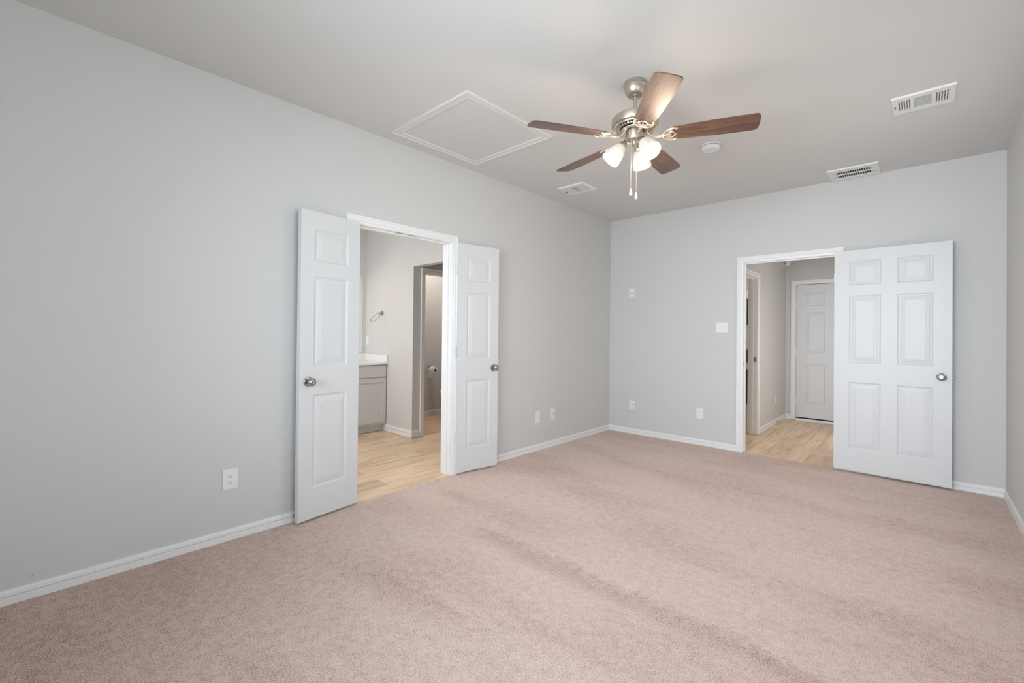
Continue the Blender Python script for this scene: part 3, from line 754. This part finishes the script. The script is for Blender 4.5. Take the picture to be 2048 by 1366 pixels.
# vented lower ring: ribs around a sloping ring
bm = bmesh.new()
lathe(bm, [(.118, -.262), (.124, -.266), (.122, -.271), (.114, -.272)], 64)
lathe(bm, [(.080, -.281), (.079, -.286), (.066, -.290), (.062, -.286)], 64)
for k in range(40):
    mt = Matrix.Rotation(2 * PI * k / 40, 4, 'Z') @ Matrix.Translation((.098, 0, -.2765)) @ Matrix.Rotation(math.radians(15), 4, 'Y')
    box(bm, -.021, .021, -.0045, .0045, -.0025, .0025, mt)
obj('vent_ring', bm, IRON, fan)
bm = bmesh.new(); lathe(bm, [(0, -.263), (.115, -.263), (.115, -.268), (.060, -.280), (0, -.280)], 48); part_label(obj('motor_core', bm, DARK, fan), 'dark motor core behind the vents')
bm = bmesh.new(); lathe(bm, [(0, -.270), (.030, -.272), (.046, -.276), (.049, -.280), (.049, -.336), (.046, -.342), (.030, -.350), (.022, -.352), (.020, -.372), (.014, -.378), (0, -.380)], 40); obj('switch_housing', bm, NICK, fan)

def blade_mesh():
    bm = bmesh.new(); R0, R1 = .205, .655; t = .0055
    w0, w1 = .056, .069
    out = [(R0, -w0 + .012), (R0 + .012, -w0)]
    n = 12
    for i in range(n + 1):
        f = i / n; out.append((R0 + .012 + (R1 - .05 - R0 - .012) * f, -(w0 + (w1 - w0) * math.sin(f * PI / 2))))
    for i in range(1, 24):
        a_ = -PI / 2 + PI * i / 24
        out.append((R1 - .05 + .05 * (max(0, math.cos(a_)) ** .42), w1 * (abs(math.sin(a_)) ** .55) * (1 if math.sin(a_) > 0 else -1)))
    for i in range(n + 1):
        f = 1 - i / n; out.append((R0 + .012 + (R1 - .05 - R0 - .012) * f, (w0 + (w1 - w0) * math.sin(f * PI / 2))))
    out += [(R0 + .012, w0), (R0, w0 - .012)]
    clean = []
    for p in out:
        if not clean or (abs(p[0] - clean[-1][0]) + abs(p[1] - clean[-1][1])) > 1e-4: clean.append(p)
    lo = [bm.verts.new((x, y, -t / 2)) for x, y in clean]; hi = [bm.verts.new((x, y, t / 2)) for x, y in clean]
    bm.faces.new(lo[::-1]); bm.faces.new(hi); m_ = len(clean)
    for i in range(m_): bm.faces.new((lo[i], lo[(i + 1) % m_], hi[(i + 1) % m_], hi[i]))
    return bm
def bracket_mesh():
    bm = bmesh.new(); z = -.0065
    # arm: from the motor down and out
    tube(bm, [(.058, 0, .050), (.070, 0, .032), (.085, 0, .008), (.105, 0, -.006), (.130, 0, -.009), (.152, 0, -.007), (.172, 0, z)], [.008, .008, .0075, .007, .0075, .0085, .007], 10)
    for s in (-1, 1):
        # outer scroll
        pts = [(.160, s * .004, z), (.163, s * .020, z), (.172, s * .036, z), (.188, s * .048, z), (.206, s * .052, z), (.226, s * .050, z), (.238, s * .046, z)]
        tube(bm, pts, [.006, .0062, .006, .006, .0055, .005, .004], 8)
        pts = [(.170, s * .002, z), (.184, s * .012, z), (.196, s * .024, z), (.210, s * .026, z), (.214, s * .018, z), (.222, s * .008, z), (.230, 0, z)]
        tube(bm, pts, [.005, .0048, .0045, .0045, .0045, .0045, .004], 8)
        tube(bm, [(.190, s * .020, z), (.198, s * .034, z), (.208, s * .048, z)], .004, 8)
    for (x, y) in ((.232, .046), (.232, -.046), (.226, 0)):
        lathe(bm, [(0, z - .006), (.005, z - .005), (.006, z - .002), (.006, z + .003)], 12, Matrix.Translation((x, y, 0)))
    tube(bm, [(.165, 0, z), (.19, 0, z), (.205, 0, z)], [.006, .005, .003], 8)
    return bm
bl0 = obj('blade', blade_mesh(), BLADE, fan); part_label(bl0, 'dark walnut fan blade')
br0 = obj('blade_bracket', bracket_mesh(), IRON, bl0); part_label(br0, 'pale scrolled metal bracket')
TH0 = math.radians(22.4); BZ = -.330
def blade_rot(k):
    return (Matrix.Rotation(TH0 + k * 2 * PI / 5, 4, 'Z') @ Matrix.Rotation(math.radians(-12), 4, 'X')).to_euler()
for k in range(5):
    if k == 0: o = bl0
    else:
        o = bl0.copy(); COL.objects.link(o); o.parent = fan
        c = br0.copy(); COL.objects.link(c); c.parent = o
    o.location = (0, 0, BZ); o.rotation_euler = blade_rot(k)

def shade_bm():
    bm = bmesh.new()
    outp = [(.020, 0), (.026, -.004), (.034, -.014), (.043, -.032), (.051, -.055), (.057, -.080), (.060, -.100), (.0615, -.118), (.0615, -.124)]
    inn = [(r - .003, z + (.002 if z > -.01 else 0)) for r, z in outp][::-1]
    lathe(bm, outp + [(.060, -.1255)] + inn, 48)
    for v in bm.verts: v.co *= .9
    return bm
def holder_bm():
    bm = bmesh.new(); lathe(bm, [(0, .030), (.012, .030), (.014, .020), (.022, .012), (.025, .0), (.025, -.008), (.022, -.010)], 32); return bm
sh0 = None
for k, az in enumerate((-22, -142, 98)):
    azr = math.radians(az); tilt = math.radians(40)
    # local -z of the shade points out and down
    mt = Matrix.Rotation(azr, 4, 'Z') @ Matrix.Translation((.070, 0, -.372)) @ Matrix.Rotation(-tilt, 4, 'Y')
    e = mt.to_euler(); l_ = mt.to_translation()
    if sh0 is None:
        sh0 = obj('lamp_shade', shade_bm(), SHADE, fan); part_label(sh0, 'lit frosted glass bell shade')
        hb = obj('shade_holder', holder_bm(), NICK, sh0)
        bm = bmesh.new(); lathe(bm, [(0, -.010), (.012, -.012), (.014, -.035), (.024, -.055), (.028, -.072), (.024, -.090), (.012, -.098), (0, -.100)], 24); bb = obj('bulb', bm, BULB, sh0)
        o = sh0
    else:
        o = sh0.copy(); COL.objects.link(o); o.parent = fan
        for ch in (hb, bb): c = ch.copy(); COL.objects.link(c); c.parent = o
    o.location = l_; o.rotation_euler = e
    bm = bmesh.new(); d = Vector((math.cos(azr), math.sin(azr), 0))
    top = mt @ Vector((0, 0, .028))
    tube(bm, [d * .015 + Vector((0, 0, -.362)), d * .030 + Vector((0, 0, -.362)), (d * .042 + Vector((0, 0, -.356))), top], .006, 8)
    obj('lamp_arm', bm, IRON, fan)
    pt = bpy.data.lights.new('fan_bulb_light', 'POINT'); pt.energy = 3.4; pt.color = (1.0, .80, .60); pt.shadow_soft_size = .05
    po = bpy.data.objects.new('fan_bulb_light', pt); COL.objects.link(po); po.location = Vector((FX, FY, H)) + (mt @ Vector((0, 0, -.150)))
def pull_chain(dx, dy, z1, label):
    bm = bmesh.new(); n = int((z1 - .345) / .0045)
    tube(bm, [(dx, dy, -.345), (dx, dy, -z1)], .0010, 6)
    for k in range(n):
        z = -.345 - k * .0045; lathe(bm, [(0, z + .0018), (.0017, z), (0, z - .0018)], 6, Matrix.Translation((dx, dy, 0)))
    c = obj('pull_chain', bm, CHAIN, fan); part_label(c, label)
    bm = bmesh.new(); lathe(bm, [(0, -z1 + .002), (.003, -z1), (.0065, -z1 - .012), (.0095, -z1 - .028), (.009, -z1 - .036), (.005, -z1 - .042), (0, -z1 - .043)], 20, Matrix.Translation((dx, dy, 0)))
    part_label(obj('pull_fob', bm, FOB, c), 'pale teardrop fob')
rv = Vector((math.cos(YAW), math.sin(YAW), 0)); nv = Vector((math.sin(YAW), -math.cos(YAW), 0))
p1 = rv * -.030 + nv * .035; p2 = rv * -.002 + nv * .045
pull_chain(p1.x, p1.y, .640, 'shorter pull chain'); pull_chain(p2.x, p2.y, .665, 'longer pull chain')

# ------------------------------------------------------------------ bathroom fittings
vx1 = -1.957; vy1 = YW - .001; vy0 = -3.62
v = thing('vanity_cabinet', 'light grey shaker bathroom vanity cabinet seen through the double doors', 'cabinet', (XM, vy1, 0))
def L2(x, y, z): return (x - XM, y - vy1, z)
bm = bmesh.new(); box(bm, .001, vx1 - XM - .018, vy0 - vy1, -.001, .09, .842); obj('cabinet_body', bm, CAB, v)
bm = bmesh.new(); box(bm, .001, -2.03 - XM, vy0 - vy1 + .01, -.001, 0, .09); obj('toe_kick', bm, CAB, v)
def shaker(name, y0, y1, z0, z1, flat=False):
    bm = bmesh.new(); X0 = vx1 - XM - .018; X1 = vx1 - XM
    if flat: bevbox(bm, X0, X1, y0, y1, z0, z1, .002)
    else:
        s = .052
        bevbox(bm, X0, X1, y0, y0 + s, z0, z1, .0012); bevbox(bm, X0, X1, y1 - s, y1, z0, z1, .0012)
        bevbox(bm, X0, X1, y0 + s, y1 - s, z0, z0 + s, .0012); bevbox(bm, X0, X1, y0 + s, y1 - s, z1 - s, z1, .0012)
        box(bm, X0, X1 - .010, y0 + s, y1 - s, z0 + s, z1 - s)
    return obj(name, bm, CAB, v)
ww = .47
for k in range(3):
    y1 = -.012 - k * (ww + .006); y0 = y1 - ww
    shaker('drawer_front', y0, y1, .690, .832, True); shaker('cabinet_door', y0, y1, .118, .672)
ct = thing('vanity_countertop', 'glossy white vanity top with side splash against the bathroom wall', 'countertop', (XM, vy1, .843))
bm = bmesh.new(); bevbox(bm, .001, .565, vy0 - vy1 - .01, -.0005, 0, .024, .003); obj('top_slab', bm, QRTZ, ct)
bm = bmesh.new(); bevbox(bm, .021, .563, -.020, -.0005, .024, .118, .002); obj('side_splash', bm, QRTZ, ct)
bm = bmesh.new(); bevbox(bm, .001, .020, vy0 - vy1, -.0005, .024, .118, .002); obj('back_splash', bm, QRTZ, ct)
mi = thing('vanity_mirror', 'frameless vanity mirror on the bathroom wall, seen edge on', 'mirror', (XM, -2.168, .975))
bm = bmesh.new(); box(bm, .0005, .006, -1.35, 0, 0, 1.04); obj('mirror_glass', bm, MIRR, mi)

tr = thing('towel_ring', 'brushed metal towel ring on the pale bathroom wall', 'towel ring', (-2.085, YW, 1.492))
bm = bmesh.new(); RX = Matrix.Rotation(PI / 2, 4, 'X')
lathe(bm, [(0, 0), (.027, 0), (.028, .004), (.024, .010), (.012, .014), (.010, .030), (.014, .036), (.014, .044), (.008, .050), (0, .050)], 28, RX); obj('wall_mount', bm, CHRO, tr)
bm = bmesh.new(); R_ = .078; cen = Vector((0, -.040, 0)); dd = Vector((0, -.72, -.69)).normalized()
tube(bm, [cen + dd * R_ + Vector((1, 0, 0)) * R_ * math.cos(2 * PI * i / 40) + dd * R_ * math.sin(2 * PI * i / 40) for i in range(40)], .0035, 8, True); obj('ring', bm, CHRO, tr)

# toilet paper holder + roll
th = thing('toilet_paper_holder', 'chrome toilet paper holder on the shaded toilet room wall', 'toilet paper holder', (XT, -1.10, .745))
bm = bmesh.new(); lathe(bm, [(0, 0), (.022, 0), (.022, .005), (.010, .010), (.008, .020), (0, .022)], 24, Matrix.Rotation(PI / 2, 4, 'Y')); obj('wall_mount', bm, CHRO, th)
bm = bmesh.new(); tube(bm, [(.015, 0, 0), (.022, 0, -.010), (.022, 0, -.036), (.030, 0, -.042), (.16, 0, -.042)], .005, 10); obj('roll_bar', bm, CHRO, th)
tp = thing('toilet_paper_roll', 'white toilet paper roll with a hanging sheet on the holder', 'toilet paper', (XT + .090, -1.10, .692))
bm = bmesh.new(); RX2 = Matrix.Rotation(PI / 2, 4, 'Y')
lathe(bm, [(.021, -.05), (.050, -.05), (.052, -.048), (.052, .048), (.050, .05), (.021, .05), (.021, -.05)], 40, RX2)
box(bm, -.05, .05, -.0525, -.051, -.11, 0); obj('paper', bm, PAPR, tp)
bm = bmesh.new(); lathe(bm, [(.0208, -.0495), (.0208, .0495), (.019, .0495), (.019, -.0495), (.0208, -.0495)], 24, RX2); part_label(obj('cardboard_core', bm, CARD, tp), 'dark cardboard core')

# toilet
TX, TY = -1.90, -1.0
to = thing('toilet', 'white toilet, only its front edge showing past the door jamb', 'toilet', (TX, TY, 0))
def oval(bm, levels, seg=40):
    rings = []
    for (cx, cy, rx, ry, z) in levels:
        rings.append([bm.verts.new((cx + rx * math.cos(2 * PI * k / seg), cy + ry * math.sin(2 * PI * k / seg) * (1.0 if math.sin(2 * PI * k / seg) < 0 else .85), z)) for k in range(seg)])
    for A, B in zip(rings, rings[1:]):
        for k in range(seg):
            f = bm.faces.new((A[k], A[(k + 1) % seg], B[(k + 1) % seg], B[k])); f.smooth = True
    bm.faces.new(rings[0]); bm.faces.new(rings[-1])
bm = bmesh.new(); oval(bm, [(0, 0, .11, .24, 0), (0, 0, .10, .22, .05), (0, 0, .10, .20, .15), (0, -.02, .15, .22, .27), (0, -.03, .18, .25, .36), (0, -.03, .185, .255, .385), (0, -.03, .15, .21, .386), (0, -.03, .12, .17, .30)]); obj('bowl', bm, PORC, to)
bm = bmesh.new(); oval(bm, [(0, -.03, .185, .255, .388), (0, -.03, .190, .26, .395), (0, -.03, .188, .258, .405)]); obj('seat', bm, PORC, to)
bm = bmesh.new(); oval(bm, [(0, -.03, .183, .252, .408), (0, -.03, .187, .256, .414), (0, -.03, .180, .25, .424)]); obj('lid', bm, PORC, to)
bm = bmesh.new(); bevbox(bm, -.22, .22, .19, .39, .38, .74, .02, 3); bevbox(bm, -.23, .23, .18, .40, .741, .775, .01, 3); obj('tank', bm, PORC, to)

# ------------------------------------------------------------------ hallway and laundry
se = thing('wall_sensor', 'small white round sensor high in the hallway corner', 'sensor', (XH, 2.50, 2.345))
bm = bmesh.new(); bevbox(bm, 0, .012, -.03, .03, -.05, .06, .003); obj('mounting_base', bm, PLAS, se)
bm = bmesh.new(); lathe(bm, [(0, -.04), (.025, -.038), (.038, -.025), (.040, 0), (.040, .05), (.03, .058), (0, .058)], 28, Matrix.Translation((.05, 0, 0)) @ Matrix.Rotation(math.radians(18), 4, 'Y')); obj('sensor_head', bm, PLAS, se)
bm = bmesh.new(); lathe(bm, [(0, 0), (.007, .001), (.008, .004)], 14, Matrix.Translation((.030, -.038, -.015)) @ Matrix.Rotation(PI / 2, 4, 'X')); part_label(obj('lens', bm, DARK, se), 'small dark lens')

lx0, lx1, ly = .43, 1.15, 2.0
la = thing('laundry_appliance', 'white stacked appliance with black doors glimpsed past the hallway door frame', 'washer dryer', ((lx0 + lx1) / 2, ly, 0))
hw = (lx1 - lx0) / 2
bm = bmesh.new(); bevbox(bm, -hw, hw, 0, .62, 0, .86, .012, 3); bevbox(bm, -hw, hw, 0, .62, 1.05, 1.92, .012, 3); box(bm, -hw + .004, hw - .004, .02, .6, .86, 1.05); obj('cabinet', bm, APPL, la)
bm = bmesh.new(); bevbox(bm, -hw + .01, hw - .004, -.02, .02, .87, 1.04, .006); part_label(obj('control_panel', bm, DARK, la), 'black control panel')
for z0, z1 in ((.26, .76), (1.42, 1.80)):
    bm = bmesh.new(); bevbox(bm, -hw + .03, hw - .004, -.03, .002, z0, z1, .010, 3); part_label(obj('appliance_door', bm, DARK, la), 'black appliance door')

for o in COL.objects:
    if o.parent is None and o.get('category') in ('air vent', 'outlet', 'wall plate', 'door stop') and not o.get('group'):
        o['group'] = {'air vent': 'white ceiling vents', 'outlet': 'white power outlets', 'wall plate': 'white wall plates', 'door stop': 'spring door stops'}[o['category']]
print('scene built')
